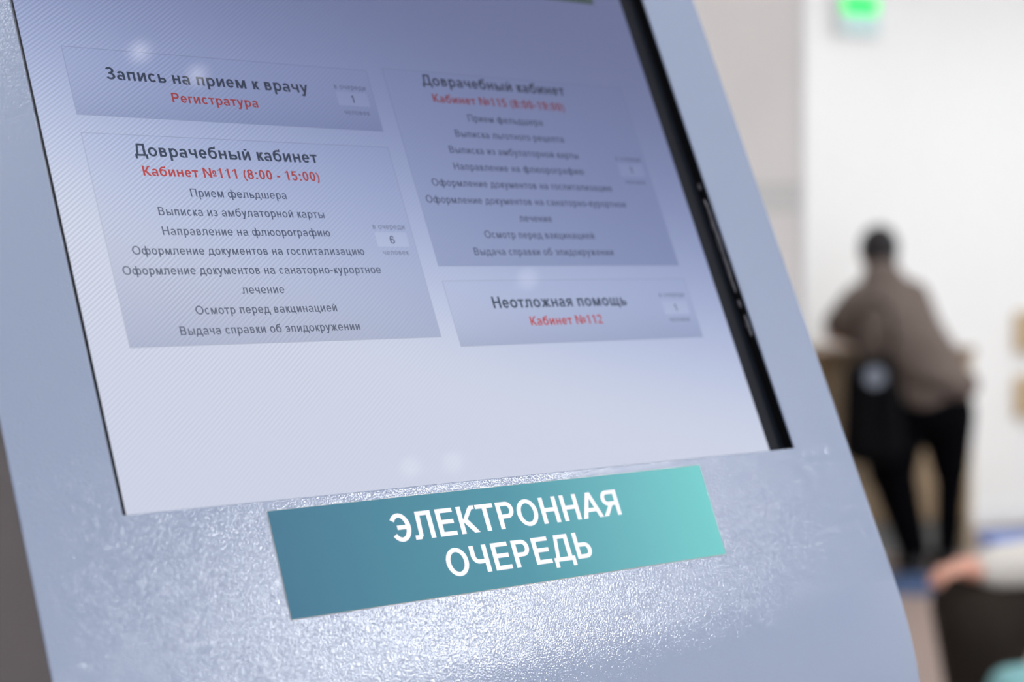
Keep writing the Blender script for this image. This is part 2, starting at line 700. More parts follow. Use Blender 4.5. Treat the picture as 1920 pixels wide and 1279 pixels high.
# grey strips standing for light glints on foam tape, right wall of opening
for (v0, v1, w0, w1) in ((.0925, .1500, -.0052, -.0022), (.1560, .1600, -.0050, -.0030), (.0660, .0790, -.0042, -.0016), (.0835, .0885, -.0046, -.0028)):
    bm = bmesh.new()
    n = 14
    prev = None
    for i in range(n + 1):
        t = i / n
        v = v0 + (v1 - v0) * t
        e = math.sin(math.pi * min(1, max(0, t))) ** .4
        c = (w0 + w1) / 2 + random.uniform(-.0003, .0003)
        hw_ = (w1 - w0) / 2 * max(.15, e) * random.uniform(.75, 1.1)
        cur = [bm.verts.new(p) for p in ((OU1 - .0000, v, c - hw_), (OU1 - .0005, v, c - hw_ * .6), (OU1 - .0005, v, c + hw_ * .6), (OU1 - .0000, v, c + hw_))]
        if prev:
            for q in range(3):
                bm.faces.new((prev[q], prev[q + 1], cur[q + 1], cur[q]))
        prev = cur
    bm_obj('tape_glint_strip', bm, M_tape_glint, kiosk, PM)

# ------------------------------------------------------------------ stroke lettering
REG = dict(zip('АБВГДЕЖЗИЙКЛМНОПРСТУФЧЭЯЬабвгдежзийклмнопрстуфхцчшщъыьэюя',
               [1366, 1344, 1366, 1109, 1389, 1366, 1891, 1237, 1472, 1472, 1194, 1344, 1706, 1479, 1593, 1472, 1366, 1479, 1251, 1301,
                1557, 1365, 1472, 1479, 1344, 1139, 1174, 1088, 747, 1195, 1139, 1370, 939, 1144, 1144, 897, 1195, 1408, 1131, 1139,
                1109, 1139, 1024, 938, 1024, 1687, 1024, 1173, 1067, 1643, 1686, 1280, 1477, 1066, 1045, 1533, 1109]))
BOL = dict(zip('АДЕЗКЛНОРСТЧЭЯЬабвгдежзийклмнопрстуфчшщыьюя',
               [1479, 1512, 1366, 1280, 1344, 1432, 1479, 1593, 1366, 1479, 1251, 1381, 1473, 1479, 1344, 1139, 1252, 1177, 838,
                1325, 1139, 1523, 1028, 1260, 1260, 983, 1260, 1563, 1229, 1251, 1216, 1251, 1139, 1020, 1139, 1786, 1202, 1718,
                1765, 1695, 1146, 1688, 1179]))
for tb, col in ((REG, 569), (BOL, 682)):
    for ch in '0123456789':
        tb[ch] = 1139
    tb.update({' ': 569, ':': col, '-': 682, '(': 682, ')': 682, '№': 2198})


class Pen:
    def __init__(self):
        self.v, self.f, self.z, self.k, self.x0, self.y0 = [], [], [], 0, 0.0, 0.0

    def quad(self, *p):
        n = len(self.v)
        self.v += [(self.x0 + a, self.y0 + b) for a, b in p]
        self.k += 1
        self.z += [self.k % 7] * len(p)
        self.f.append(tuple(range(n, n + len(p))))

    def rect(self, a, b, c, d):
        self.quad((a, b), (c, b), (c, d), (a, d))

    def ring(self, cx, cy, rx, ry, a0, a1, s, h):
        n = max(4, int(abs(a1 - a0) / 15))
        k = len(self.v)
        for i in range(n + 1):
            a = math.radians(a0 + (a1 - a0) * i / n)
            c, q = math.cos(a), math.sin(a)
            self.v.append((self.x0 + cx + rx * c, self.y0 + cy + ry * q))
            self.v.append((self.x0 + cx + (rx - s) * c, self.y0 + cy + (ry - h) * q))
        self.k += 1
        self.z += [self.k % 7] * (2 * n + 2)
        for i in range(n):
            j = k + 2 * i
            self.f.append((j, j + 2, j + 3, j + 1))

    def bowl(self, xa, ya, xb, yb, s, h, side=1):
        """a D whose straight side is left open; side=-1 mirrors it"""
        ry = (yb - ya) / 2
        r = min(ry * 1.02, abs(xb - xa) * .62)
        xc = xb - side * r
        lo, hi = sorted((xa, xc))
        self.rect(lo, yb - h, hi, yb)
        self.rect(lo, ya, hi, ya + h)
        if side > 0:
            self.ring(xc, (ya + yb) / 2, r, ry, -90, 90, s, h)
        else:
            self.ring(xc, (ya + yb) / 2, r, ry, 90, 270, s, h)


def glyph(P, ch, w, bold):
    s, h = (.142, .112) if bold else (.114, .088)
    up = ch.upper() == ch
    H = .716 if up else .519
    if not up:
        s *= .95
    B = .072 if bold else .078        # bearing of a stem
    O = .042                          # bearing of a round
    Lx, Rx = B, w - B
    c = ch.upper() if ch not in 'абеорсуфх' else ch
    m = (Lx + Rx) / 2
    if ch == ' ':
        return
    if ch in 'Оо0':
        o = O if ch != '0' else .05
        P.ring(w / 2, H / 2, w / 2 - o, H / 2 + .01, 0, 360, s, h)
    elif c in 'Сс' and c in ('С', 'с'):
        P.ring(w / 2 + .01, H / 2, w / 2 - O, H / 2 + .01, 40, 320, s, h)
    elif c == 'Э':
        P.ring(w / 2 - .01, H / 2, w / 2 - O, H / 2 + .01, -145, 145, s, h)
        P.rect(w * .36, H / 2 - h / 2, w - O - s * .5, H / 2 + h / 2)
    elif ch == 'е':
        P.ring(w / 2, H / 2, w / 2 - O, H / 2 + .01, 0, 322, s, h)
        P.rect(O + s * .5, H / 2 - h * .42, w - O - .002, H / 2 + h * .42)
    elif ch == 'а':
        P.rect(Rx - s, 0, Rx, H * .68)
        P.ring(w / 2 - .01, H * .66, w / 2 - B + .01, H * .34 + .01, 0, 158, s, h)
        P.ring((Lx + Rx - s) / 2 + .02, H * .29, (Rx - Lx) / 2 - .0, H * .29 + .01, 75, 300, s * .95, h)
        P.rect(m - .02, H * .58 - h * .95, Rx - s * .5, H * .58)
    elif ch == 'б':
        P.ring(w / 2, .25, w / 2 - O, .26, 0, 360, s, h)
        P.ring(w / 2 + .03, .36, w / 2 - O + .03, .33, 95, 190, s, h)
        P.rect(w / 2, .69 - h, Rx - .01, .69)
        P.quad((Rx - .08, .66), (Rx - .0, .66), (Rx, .745), (Rx - .07, .745))
    elif ch == 'р':
        P.rect(Lx, -.21, Lx + s, H)
        P.ring((Lx + w - O) / 2, H / 2, (w - O - Lx) / 2, H / 2 + .01, 0, 360, s, h)
    elif ch == 'у':
        P.quad((.02, H), (.02 + s * 1.08, H), (w / 2 + s * .55, .03), (w / 2 - s * .45, -.01))
        P.quad((w - .02 - s * 1.05, H), (w - .02, H), (w / 2 - .02, -.20), (w / 2 - .02 - s, -.20))
        P.rect(.05, -.212, w / 2 - .03, -.212 + h)
    elif ch == 'х':
        P.quad((.015, H), (.015 + s * 1.2, H), (w - .015, 0), (w - .015 - s * 1.2, 0))
        P.quad((.015, 0), (.015 + s * 1.2, 0), (w - .015, H), (w - .015 - s * 1.2, H))
    elif ch == 'ф':
        P.rect(w / 2 - s / 2, -.21, w / 2 + s / 2, .716)
        P.ring(w * .29, H / 2, w * .29 - O, H / 2 + .01, 0, 360, s, h)
        P.ring(w * .71, H / 2, w * .29 - O, H / 2 + .01, 0, 360, s, h)
    elif c == 'А':
        e = s * 1.08
        P.quad((.0, 0), (e, 0), (w / 2 + e * .45, H), (w / 2 - e * .5, H))
        P.quad((w, 0), (w - e, 0), (w / 2 - e * .45, H), (w / 2 + e * .5, H))
        P.rect(w * .22, H * .24, w * .78, H * .24 + h)
    elif c == 'В':
        P.rect(Lx, 0, Lx + s, H)
        P.bowl(Lx, H * .47, Rx - .03, H, s, h)
        P.bowl(Lx, 0, Rx, H * .47 + h, s, h)
    elif c == 'Г':
        P.rect(Lx, 0, Lx + s, H)
        P.rect(Lx, H - h, w - .02, H)
    elif c == 'Д':
        P.rect(Rx - s - .03, 0, Rx - .03, H)
        P.rect(w * .24, H - h, Rx - .03, H)
        P.quad((w * .10, .02), (w * .10 + s * .9, .02), (w * .24 + s * .85, H), (w * .24, H))
        P.rect(.01, 0, w - .01, h)
        P.rect(.01, -.15, .01 + s * .9, .01)
        P.rect(w - .01 - s * .9, -.15, w - .01, .01)
    elif c == 'Е':
        P.rect(Lx, 0, Lx + s, H)
        for y in (0, H / 2 - h / 2 + .012, H - h):
            P.rect(Lx, y, Rx + .01 - (.025 if 0 < y < H * .7 else 0), y + h)
    elif c == 'Ж':
        P.rect(w / 2 - s / 2, 0, w / 2 + s / 2, H)
        e = s * 1.15
        for k in (-1, 1):
            a = w / 2 + k * (w / 2 - .01)
            P.quad((a, 0), (a - k * e, 0), (w / 2, H * .45), (w / 2 + k * s * .6, H * .60))
            P.quad((a - k * .02, H), (a - k * .02 - k * e, H), (w / 2, H * .50), (w / 2 + k * s * .6, H * .40))
    elif c == 'З':
        P.ring(w * .47, H * .74, w * .38, H * .27, -90, 155, s, h)
        P.ring(w * .47, H * .28, w * .43, H * .29, -155, 90, s, h)
        P.rect(w * .33, H * .50 - h * .35, w * .52, H * .50 + h * .5)
    elif c in 'ИЙ':
        P.rect(Lx, 0, Lx + s, H)
        P.rect(Rx - s, 0, Rx, H)
        P.quad((Lx + s * .5, 0), (Lx + s * .9, 0), (Rx - s * .1, H), (Rx - s * .9, H))
        P.quad((Lx, 0), (Lx + s, 0), (Rx, H), (Rx - s, H))
        if c == 'Й':
            P.ring(w / 2, H + .155, w * .2, .11, 200, 340, s * .7, h * .85)
    elif c == 'К':
        P.rect(Lx, 0, Lx + s, H)
        e = s * 1.25
        P.quad((w + .0, 0), (w - e, 0), (Lx + s * .8, H * .46), (Lx + s * 1.7, H * .60))
        P.quad((w - .05 - e * .9, H * .94), (w - .05, H * .94), (Lx + s * 1.8, H * .46), (Lx + s * .8, H * .46))
        P.rect(w - .05 - e * .6, H - h * .9, w - .015, H)
        P.quad((w - .05 - e * .95, H * .9), (w - .05, H * .88), (w - .05 + .01, H), (w - .05 - e * .55, H))
    elif c == 'Л':
        P.rect(Rx - s, 0, Rx, H)
        P.rect(w * .22, H - h, Rx, H)
        P.quad((w * .19, h * .7), (w * .19 + s * .85, h * .6), (w * .22 + s, H), (w * .22, H))
        P.quad((.005, 0), (w * .19 + s * .4, 0), (w * .19 + s * .86, h * .9), (w * .12, h), (.012, h))
    elif c == 'М':
        P.rect(Lx, 0, Lx + s, H)
        P.rect(Rx - s, 0, Rx, H)
        P.quad((Lx, H), (Lx + s * 1.25, H), (w / 2 + s * .45, 0), (w / 2 - s * .5, 0))
        P.quad((Rx, H), (Rx - s * 1.25, H), (w / 2 - s * .45, 0), (w / 2 + s * .5, 0))
    elif c == 'Н':
        P.rect(Lx, 0, Lx + s, H)
        P.rect(Rx - s, 0, Rx, H)
        P.rect(Lx, H / 2 - h / 2 + .01, Rx, H / 2 + h / 2 + .01)
    elif c == 'П':
        P.rect(Lx, 0, Lx + s, H)
        P.rect(Rx - s, 0, Rx, H)
        P.rect(Lx, H - h, Rx, H)
    elif c == 'Р':
        P.rect(Lx, 0, Lx + s, H)
        P.bowl(Lx, H * .38, w - .045, H, s, h)
    elif c == 'Т':
        P.rect(w / 2 - s / 2, 0, w / 2 + s / 2, H)
        P.rect(.02, H - h, w - .02, H)
    elif c == 'У':
        P.quad((.01, H), (.01 + s * 1.1, H), (w / 2 + s * .6, H * .32), (w / 2 - s * .3, H * .24))
        P.quad((w - .01 - s, H), (w - .01, H), (w * .44, .02), (w * .44 - s, .02))
        P.rect(.08, 0, w * .42, h)
    elif c == 'Ф':
        P.rect(w / 2 - s / 2, 0, w / 2 + s / 2, H)
        P.ring(w / 2, H / 2, w / 2 - O, H * .38, 0, 360, s, h)
    elif c == 'Ц':
        P.rect(Lx, 0, Lx + s, H)
        P.rect(Rx - s - .04, 0, Rx - .04, H)
        P.rect(Lx, 0, Rx + .03, h)
        P.rect(Rx + .04 - s * .8, -.14, Rx + .04, h)
    elif c == 'Ч':
        P.rect(Rx - s, 0, Rx, H)
        P.rect(Lx - .01, H * .62, Lx - .01 + s, H)
        r = (Rx - Lx) * .45
        P.ring(Lx - .01 + r, H * .65, r, H * .32, 180, 270, s, h)
        P.rect(Lx + r - .02, H * .33, Rx, H * .33 + h)
    elif c in 'ШЩ':
        e = .04 if c == 'Щ' else 0
        P.rect(Lx, 0, Lx + s, H)
        P.rect(Rx - s - e, 0, Rx - e, H)
        P.rect((Lx + Rx - e) / 2 - s / 2, 0, (Lx + Rx - e) / 2 + s / 2, H)
        P.rect(Lx, 0, Rx + (.02 if e else 0), h)
        if e:
            P.rect(Rx + .04 - s * .8, -.14, Rx + .04, h)
    elif c == 'Ь':
        P.rect(Lx, 0, Lx + s, H)
        P.bowl(Lx, 0, w - O, H * .60, s, h)
    elif c == 'Ъ':
        P.rect(w * .24, 0, w * .24 + s, H)
        P.rect(.01, H - h, w * .3, H)
        P.bowl(w * .24, 0, w - O, H * .60, s, h)
    elif c == 'Ы':
        P.rect(Lx, 0, Lx + s, H)
        P.bowl(Lx, 0, w * .68, H * .60, s, h)
        P.rect(Rx - s, 0, Rx, H)
    elif c == 'Ю':
        P.rect(Lx, 0, Lx + s, H)
        P.rect(Lx, H / 2 - h / 2, w * .42, H / 2 + h / 2)
        P.ring(w * .655, H / 2, w * .345 - O, H / 2 + .01, 0, 360, s, h)
    elif c == 'Я':
        P.rect(Rx - s, 0, Rx, H)
        P.bowl(Rx, H * .40, .055, H, s, h, -1)
        P.quad((.015, 0), (.015 + s * 1.15, 0), (w * .60, H * .45), (w * .60 - s * 1.1, H * .45))
    elif ch == '1':
        P.rect(w * .46, 0, w * .46 + s, .716)
        P.quad((w * .22, .50), (w * .22, .60), (w * .46 + s, .716), (w * .47, .60))
    elif ch in '69':
        def R(cx, cy, rx, ry, a0, a1):
            if ch == '9':
                cx, cy, a0, a1 = w - cx, .716 - cy, a0 + 180, a1 + 180
            P.ring(cx, cy, rx, ry, a0, a1, s, h)
        R(w / 2, .225, w / 2 - .045, .235, 0, 360)
        R(w / 2 + .005, .36, w / 2 - .04, .366, 35, 190)
    elif ch == '8':
        P.ring(w / 2, .205, w / 2 - .045, .215, 0, 360, s, h)
        P.ring(w / 2, .535, w / 2 - .065, .19, 0, 360, s, h)
    elif ch == '5':
        P.rect(w * .22, .716 - h, w * .86, .716)
        P.quad((w * .12, .33), (w * .12 + s, .36), (w * .22 + s, .716), (w * .2, .716))
        P.ring(w * .46, .24, w * .43, .25, -155, 130, s, h)
    elif ch == '2':
        P.ring(w * .49, .51, w * .41, .216, -35, 165, s, h)
        P.quad((.05, 0), (.05 + s, .08), (w * .86, .42), (w * .86 - s * .9, .40))
        P.quad((.05, 0), (.05, .08), (w * .72, .42), (w * .9, .42))
        P.rect(.05, 0, w * .92, h)
    elif ch == ':':
        P.rect(w / 2 - s * .55, 0, w / 2 + s * .55, s)
        P.rect(w / 2 - s * .55, .519 - s, w / 2 + s * .55, .519)
    elif ch == '-':
        P.rect(.04, .2, w - .04, .2 + h * 1.1)
    elif ch == '(':
        P.ring(w + .05, .26, w - .02, .48, 115, 245, s * .8, h)
    elif ch == ')':
        P.ring(-.05, .26, w - .02, .48, -65, 65, s * .8, h)
    elif ch == '№':
        a = w * .64
        P.rect(.07, 0, .07 + s, .716)
        P.rect(a - s, 0, a, .716)
        P.quad((.07, .716), (.07 + s, .716), (a, 0), (a - s, 0))
        P.ring(w * .84, .40, w * .14, .17, 0, 360, s * .75, h * .75)
        P.rect(w * .71, .10, w * .97, .10 + h)


def text(name, s, cx, yb, em, material, bold, parent, z, place=px_, placey=py_, scale=1.0):
    tb = BOL if bold else REG
    W = sum(tb.get(ch, 1139) for ch in s) / 2048
    P = Pen()
    x = -W / 2
    for ch in s:
        w = tb.get(ch, 1139) / 2048
        P.x0 = x
        glyph(P, ch, w, bold)
        x += w
    k = em * K * scale
    ox, oy = place(cx), placey(yb)
    me = bpy.data.meshes.new(name)
    nv = len(P.v)
    # every stroke of ink lies a few microns over the one before it
    verts = [(ox + a * k, oy + b * k, z + .000004 * q) for (a, b), q in zip(P.v, P.z)]
    me.from_pydata(verts, [], P.f)
    me.update()
    bm = bmesh.new()
    bm.from_mesh(me)
    for f in bm.faces:
        if f.normal.z < 0:
            f.normal_flip()
    bm.to_mesh(me)
    bm.free()
    return link(name, me, material, parent)


# cards (each a shaded button with a thin outline)
def card(X0, Y0, X1, Y1, label):
    a, b, c, d = sx(X0), sy(Y1), sx(X1), sy(Y0)
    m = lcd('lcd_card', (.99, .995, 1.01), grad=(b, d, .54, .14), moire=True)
    o = box('menu_card', a, b, 0, c, d, .00006, m, screen)
    o['label'] = label
    e = .00030
    bm = bmesh.new()
    for r in ((a - e, b, a, d), (c, b, c + e, d), (a - e, d, c + e, d + e), (a - e, b - e, c + e, b)):
        add_box(bm, r[0], r[1], 0, r[2], r[3], .00007)
    bm_obj('card_outline', bm, M_line, screen)


card(399.0, -457.5, 585.5, -418.6, 'shaded card for booking a doctor visit')
card(399.0, -408.0, 585.5, -291.8, 'tall shaded card of the left column')
card(597.8, -460.0, 785.0, -334.5, 'tall shaded card of the right column')
card(597.5, -325.0, 785.5, -285.8, 'shaded card for urgent help')


def line(s, cx, y, em, material, bold):
    text('text_line', s, cx, y, em, material, bold, screen, .00010, sx, sy, SCALE)


def counter(cx, ytop, num, yt_, yn, yb_):
    a, b, c, d = sx(cx - 10.6), sy(ytop + 8.8), sx(cx + 10.6), sy(ytop)
    box('counter_box', a, b, 0, c, d, .00009, M_box, screen)
    line('в очереди', cx, yt_, 4.7, M_small, 0)
    line(num, cx, yn, 6.6, M_item, 0)
    line('человек', cx, yb_, 4.7, M_small, 0)


C1, C2 = 480.9, 679.4
line('Запись на прием к врачу', C1, -440.1, 10.0, M_title, 1)
line('Регистратура', C1, -428.9, 7.92, M_red, 1)
line('Доврачебный кабинет', C1, -396.3, 9.95, M_title, 1)
line('Кабинет №111 (8:00 - 15:00)', C1, -385.1, 7.92, M_red, 1)
ITEMS = ['Направление на флюорографию', 'Оформление документов на госпитализацию', 'Оформление документов на санаторно-курортное',
         'лечение', 'Осмотр перед вакцинацией', 'Выдача справки об эпидокружении']
for q, s in enumerate(['Прием фельдшера', 'Выписка из амбулаторной карты'] + ITEMS):
    line(s, C1, -373.8 + 10.93 * q, 6.56, M_item, 0)
line('Доврачебный кабинет', C2, -451.2, 10.0, M_title, 1)
line('Кабинет №115 (8:00-19:00)', C2, -440.0, 7.95, M_red, 1)
for q, s in enumerate(['Прием фельдшера', 'Выписка льготного рецепта', 'Выписка из амбулаторной карты'] + ITEMS):
    line(s, C2, -428.5 + 10.93 * q, 6.6, M_item, 0)
line('Неотложная помощь', C2, -308.0, 10.0, M_title, 1)
line('Кабинет №112', C2, -296.8, 7.9, M_red, 1)
counter(570.9, -442.6, '1', -444.3, -435.8, -428.1)
counter(570.9, -354.9, '6', -356.8, -348.0, -341.1)
counter(771.0, -404.6, '1', -406.8, -398.0, -390.4)
counter(770.6, -310.2, '1', -313.0, -303.5, -296.4)
o = box('green_button', sx(738), sy(-522.5), 0, sx(786), sy(-536), .00006, M_green, screen)

# ------------------------------------------------------------------ adhesive name plate below the screen
def sign_mat():
    m = mat('sign_vinyl', (.1, .3, .4), .55, .22)
    nt = m.node_tree
    b = nt.nodes['Principled BSDF']
    tc = nt.nodes.new('ShaderNodeTexCoord')
    sp = nt.nodes.new('ShaderNodeSeparateXYZ')
    nt.links.new(tc.outputs['Object'], sp.inputs[0])
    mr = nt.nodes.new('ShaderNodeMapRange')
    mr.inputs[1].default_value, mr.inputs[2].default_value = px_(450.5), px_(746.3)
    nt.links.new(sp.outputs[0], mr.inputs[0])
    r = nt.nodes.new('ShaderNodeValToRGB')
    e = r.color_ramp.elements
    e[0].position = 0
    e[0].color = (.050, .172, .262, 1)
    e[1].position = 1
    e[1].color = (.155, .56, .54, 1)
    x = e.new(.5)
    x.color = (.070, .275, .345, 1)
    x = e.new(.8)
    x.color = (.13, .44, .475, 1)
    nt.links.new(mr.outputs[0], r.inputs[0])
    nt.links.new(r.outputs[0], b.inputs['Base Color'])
    n = nt.nodes.new('ShaderNodeTexNoise')
    n.inputs['Scale'].default_value = 900
    bp = nt.nodes.new('ShaderNodeBump')
    bp.inputs['Strength'].default_value = .08
    bp.inputs['Distance'].default_value = .0003
    nt.links.new(tc.outputs['Object'], n.inputs['Vector'])
    nt.links.new(n.outputs['Fac'], bp.inputs['Height'])
    nt.links.new(bp.outputs[0], b.inputs['Normal'])
    return m


def poly_plate(name, pts, z0, z1, m, parent, matrix):
    bm = bmesh.new()
    a = [bm.verts.new((x, y, z0)) for x, y in pts]
    b = [bm.verts.new((x, y, z1)) for x, y in pts]
    bm.faces.new(a)
    bm.faces.new(b)
    for i in range(len(pts)):
        j = (i + 1) % len(pts)
        bm.faces.new((a[i], a[j], b[j], b[i]))
    return bm_obj(name, bm, m, parent, matrix)


M_rim = mat('sign_paper_rim', (.62, .62, .56), .6, .3)
corners = [(px_(451.0), py_(-203.6)), (px_(449.9), py_(-149.4)), (px_(745.4), py_(-149.6)), (px_(746.6), py_(-204.2))]
rim = [(x + (-.00022 if x < 0 else .00022), y + (-.0002 if i in (1, 2) else .0002)) for i, (x, y) in enumerate(corners)]
poly_plate('sign_backing', rim, .0006, .00085, M_rim, kiosk, PM)
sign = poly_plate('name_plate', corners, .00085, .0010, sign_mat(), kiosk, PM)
sign['label'] = 'teal adhesive plate with white lettering'
M_letter = mat('white_print', (.86, .87, .91), .4, .3, emit=None)
text('lettering', 'ЭЛЕКТРОННАЯ', 597.4, -180.4, 20.7, M_letter, 1, sign, .00102)
text('lettering', 'ОЧЕРЕДЬ', 596.7, -158.8, 20.7, M_letter, 1, sign, .00102)

# ------------------------------------------------------------------ reception counter
M_wood = wood_mat('counter_wood', (.22, .145, .078), (.36, .255, .145), 5)
M_woodtop = wood_mat('counter_top_wood', (.20, .13, .07), (.30, .20, .12), 5)
M_woodlight = wood_mat('pale_wood_edge', (.55, .44, .30), (.68, .56, .40), 5, 'Z')
M_plinth = mat('grey_plinth', (.16, .16, .155), .5, .4)
CANG = math.radians(21)
counter_t = thing('reception_counter', 'waist-high wooden reception counter the standing person leans on', 'counter', (2.03, 7.85, 0), CANG)
CL, CD, CH = 1.9, .55, .875
for q in range(4):
    x0 = -CL + q * CL / 4
    box('front_board', x0 + .002, 0, .155, x0 + CL / 4 - .002, .02, CH, M_wood, counter_t, bevel=.001)
box('end_panel', -.022, -.012, .008, .0, CD, CH, M_woodlight, counter_t, bevel=.002)
box('end_panel', -CL - .022, -.012, .008, -CL, CD, CH, M_woodlight, counter_t, bevel=.002)
box('plinth', -CL, .05, .008, -.022, .07, .152, M_plinth, counter_t)
box('counter_top', -CL - .03, -.03, CH, .0, CD + .02, CH + .036, M_woodtop, counter_t, bevel=.004)
box('inner_shelf', -CL + .01, .03, .55, -.03, CD - .02, .57, M_wood, counter_t)

# blue mat on the floor at the counter
M_mat = mat('blue_mat', (.075, .12, .24), .8, .2, noise=(60, .2))
o = thing('floor_mat', 'thin blue mat on the floor before the wooden counter', 'mat', (1.9, 7.0, .006), 0)
box('mat_pad', -.62, -.2, 0, .62, .22, .008, M_mat, o, bevel=.003)
box('mat_border', -.66, -.24, 0, .66, .26, .004, mat('mat_rubber', (.07, .10, .17), .7), o, bevel=.001)

# ------------------------------------------------------------------ wall fittings
# coordinates along the back wall: x along it, y out of it (negative = into the room)
def wall_thing(name, label, cat, x, z, group=None):
    t = thing(name, label, cat, (x, back_y(x) - .001, z), ang, group)
    return t


ex = wall_thing('exit_sign', 'small lit green exit sign box high on the white wall', 'sign', 1.595, 2.37)
box('sign_housing', -.115, -.05, -.035, .115, 0, .15, mat('exit_housing', (.72, .76, .77), .4), ex, bevel=.006)
box('green_lamp', -.095, -.056, .065, .095, -.05, .140, mat('exit_green', (.0, .3, .05), .4, .1, emit=(.0, 1.0, .12), strength=1.2), ex, bevel=.002)
box('lower_cover', -.09, -.055, -.02, .09, -.05, .055, mat('exit_cover', (.50, .74, .74), .3), ex, bevel=.002)

M_tan = wood_mat('tan_board', (.52, .38, .21), (.60, .45, .27), 4)
for q, (z, lab) in enumerate(((.946, 'upper tan wooden wall pocket right of the counter'), (.632, 'lower tan wooden wall pocket right of the counter'))):
    t = wall_thing('wall_pocket', lab, 'wall pocket', 2.575, z, 'tan wooden pockets on the white wall')
    box('backboard', -.14, -.012, -.095, .14, 0, .10, M_tan, t, bevel=.002)
    box('pocket_front', -.14, -.05, -.095, .14, -.038, .06, M_tan, t, bevel=.002)
    for s in (-1, 1):
        box('pocket_side', s * .134 - .006, -.04, -.095, s * .134 + .006, -.008, .06, M_tan, t)
    box('pocket_floor', -.13, -.04, -.095, .13, -.01, -.085, M_tan, t)

# ------------------------------------------------------------------ standing person, seen from behind, bent over the counter
M_skin = mat('skin', (.62, .33, .24), .5, .4)
M_hair = mat('dark_hair', (.012, .010, .012), .55, .3, bump=(140, .5, .004))
M_jacket = mat('taupe_jacket', (.135, .105, .092), .75, .25, noise=(7, .18), bump=(28, .5, .01))
M_black_cloth = mat('black_trousers', (.002, .002, .003), .95, .04)
M_shoe = mat('black_shoe', (.010, .010, .012), .5, .4)

p1 = thing('person', 'person in taupe jacket and black trousers leaning on the wooden counter, seen from behind', 'person', (1.67, 7.30, .006), 0)


def V(x, y, z):
    return Vector((x, y, z))


hd = V(-.118, .235, 1.322)
skin = [
    ('e', hd, (.072, .090, .105), (.25, 0, 0)),
    ('c', V(-.135, .20, 1.28), V(-.12, .14, 1.17), .055, .06),
    ('e', hd + V(0, .095, -.012), (.012, .016, .018), (0, 0, 0)),
    ('e', hd + V(-.074, .0, -.01), (.010, .018, .028), (0, 0, 0)),
    ('e', hd + V(.074, .0, -.01), (.010, .018, .028), (0, 0, 0)),
    ('e', hd + V(0, .082, -.052), (.024, .012, .008), (0, 0, 0)),
    ('c', V(-.12, .13, 1.12), V(-.03, -.02, .86), .10, .10),
    ('c', V(-.03, -.02, .86), V(.02, -.06, .74), .10, .12),
    ('c', V(-.24, .14, 1.11), V(-.30, .26, .98), .045, .04),
    ('c', V(-.30, .26, .98), V(-.20, .46, .950), .036, .026),
    ('c', V(.01, .13, 1.12), V(.09, .26, .97), .045, .04),
    ('c', V(.09, .26, .97), V(.02, .50, .950), .036, .026),
    ('c', V(-.07, -.05, .72), V(-.085, .0, .40), .06, .05),
    ('c', V(-.085, .0, .40), V(-.020, -.03, .09), .045, .032),
    ('c', V(.11, -.05, .72), V(.135, .0, .40), .06, .05),
    ('c', V(.135, .0, .40), V(.115, -.02, .09), .045, .032),
]
for bx, by, sgn in ((-.185, .49, -1), (.01, .53, 1)):      # hands lying on the counter top
    skin.append(('e', V(bx, by + .02, .934), (.042, .05, .016), (0, 0, 0)))
    for q in range(4):
        L_ = (.062, .072, .068, .052)[q]
        a = V(bx - .030 + q * .020, by + .05, .934)
        skin.append(('c', a, a + V(0, L_ * .55, .006), .0095, .009))
        skin.append(('c', a + V(0, L_ * .55, .006), a + V(0, L_, -.006), .009, .0075))
    skin.append(('c', V(bx - sgn * .035, by + .0, .934), V(bx - sgn * .062, by + .045, .932), .012, .009))
body1 = flesh('body', skin, M_skin, p1, voxel=.007, smooth=3)
flesh('hair', [('e', hd + V(0, -.012, .018), (.084, .096, .100), (.2, 0, 0)), ('e', hd + V(0, -.055, -.04), (.072, .050, .068), (0, 0, 0))],
      M_hair, p1, voxel=.008)
flesh('jacket', [
    ('c', V(-.118, .165, 1.225), V(-.11, .14, 1.15), .080, .118),                   # collar
    ('e', V(-.105, .12, 1.04), (.195, .15, .17), (.25, 0, 0)),                      # shoulders and back
    ('e', V(-.055, .02, .92), (.185, .16, .20), (0, 0, 0)),
    ('c', V(-.02, -.02, .90), V(.035, -.06, .81), .165, .155),
    ('e', V(.070, -.10, .80), (.155, .16, .085), (0, .20, 0)),                       # flared hem over the seat
    ('e', V(.0, -.08, .735), (.13, .14, .09), (0, -.35, 0)),
    ('c', V(-.205, .14, 1.11), V(-.285, .24, 1.02), .090, .066),                     # left sleeve
    ('c', V(-.285, .24, 1.02), V(-.215, .44, .975), .062, .040),
    ('c', V(-.01, .13, 1.12), V(.085, .20, .97), .092, .072),                        # right sleeve
    ('c', V(.085, .20, .97), V(.120, .24, .95), .068, .055),
    ('c', V(.11, .24, .96), V(.03, .46, .975), .056, .040),
], M_jacket, p1, voxel=.010, smooth=8)
flesh('trousers', [
    ('e', V(.02, -.06, .68), (.195, .15, .12), (0, 0, 0)),
    ('c', V(-.110, -.05, .66), V(-.110, .0, .42), .140, .104),
    ('c', V(-.110, .0, .42), V(-.022, -.02, .09), .098, .064),
    ('c', V(.100, -.05, .66), V(.132, .0, .42), .120, .076),
    ('c', V(.135, .0, .42), V(.115, -.02, .09), .066, .050),
], M_black_cloth, p1, voxel=.010)
for x in (-.02, .115):
    flesh('shoe', [('c', V(x, -.05, .045), V(x - .01, .13, .035), .044, .036), ('c', V(x, -.02, .06), V(x, -.02, .12), .044, .044),
                   ('e', V(x - .003, .05, .018), (.046, .14, .016), (0, 0, 0))], M_shoe, p1, voxel=.007)

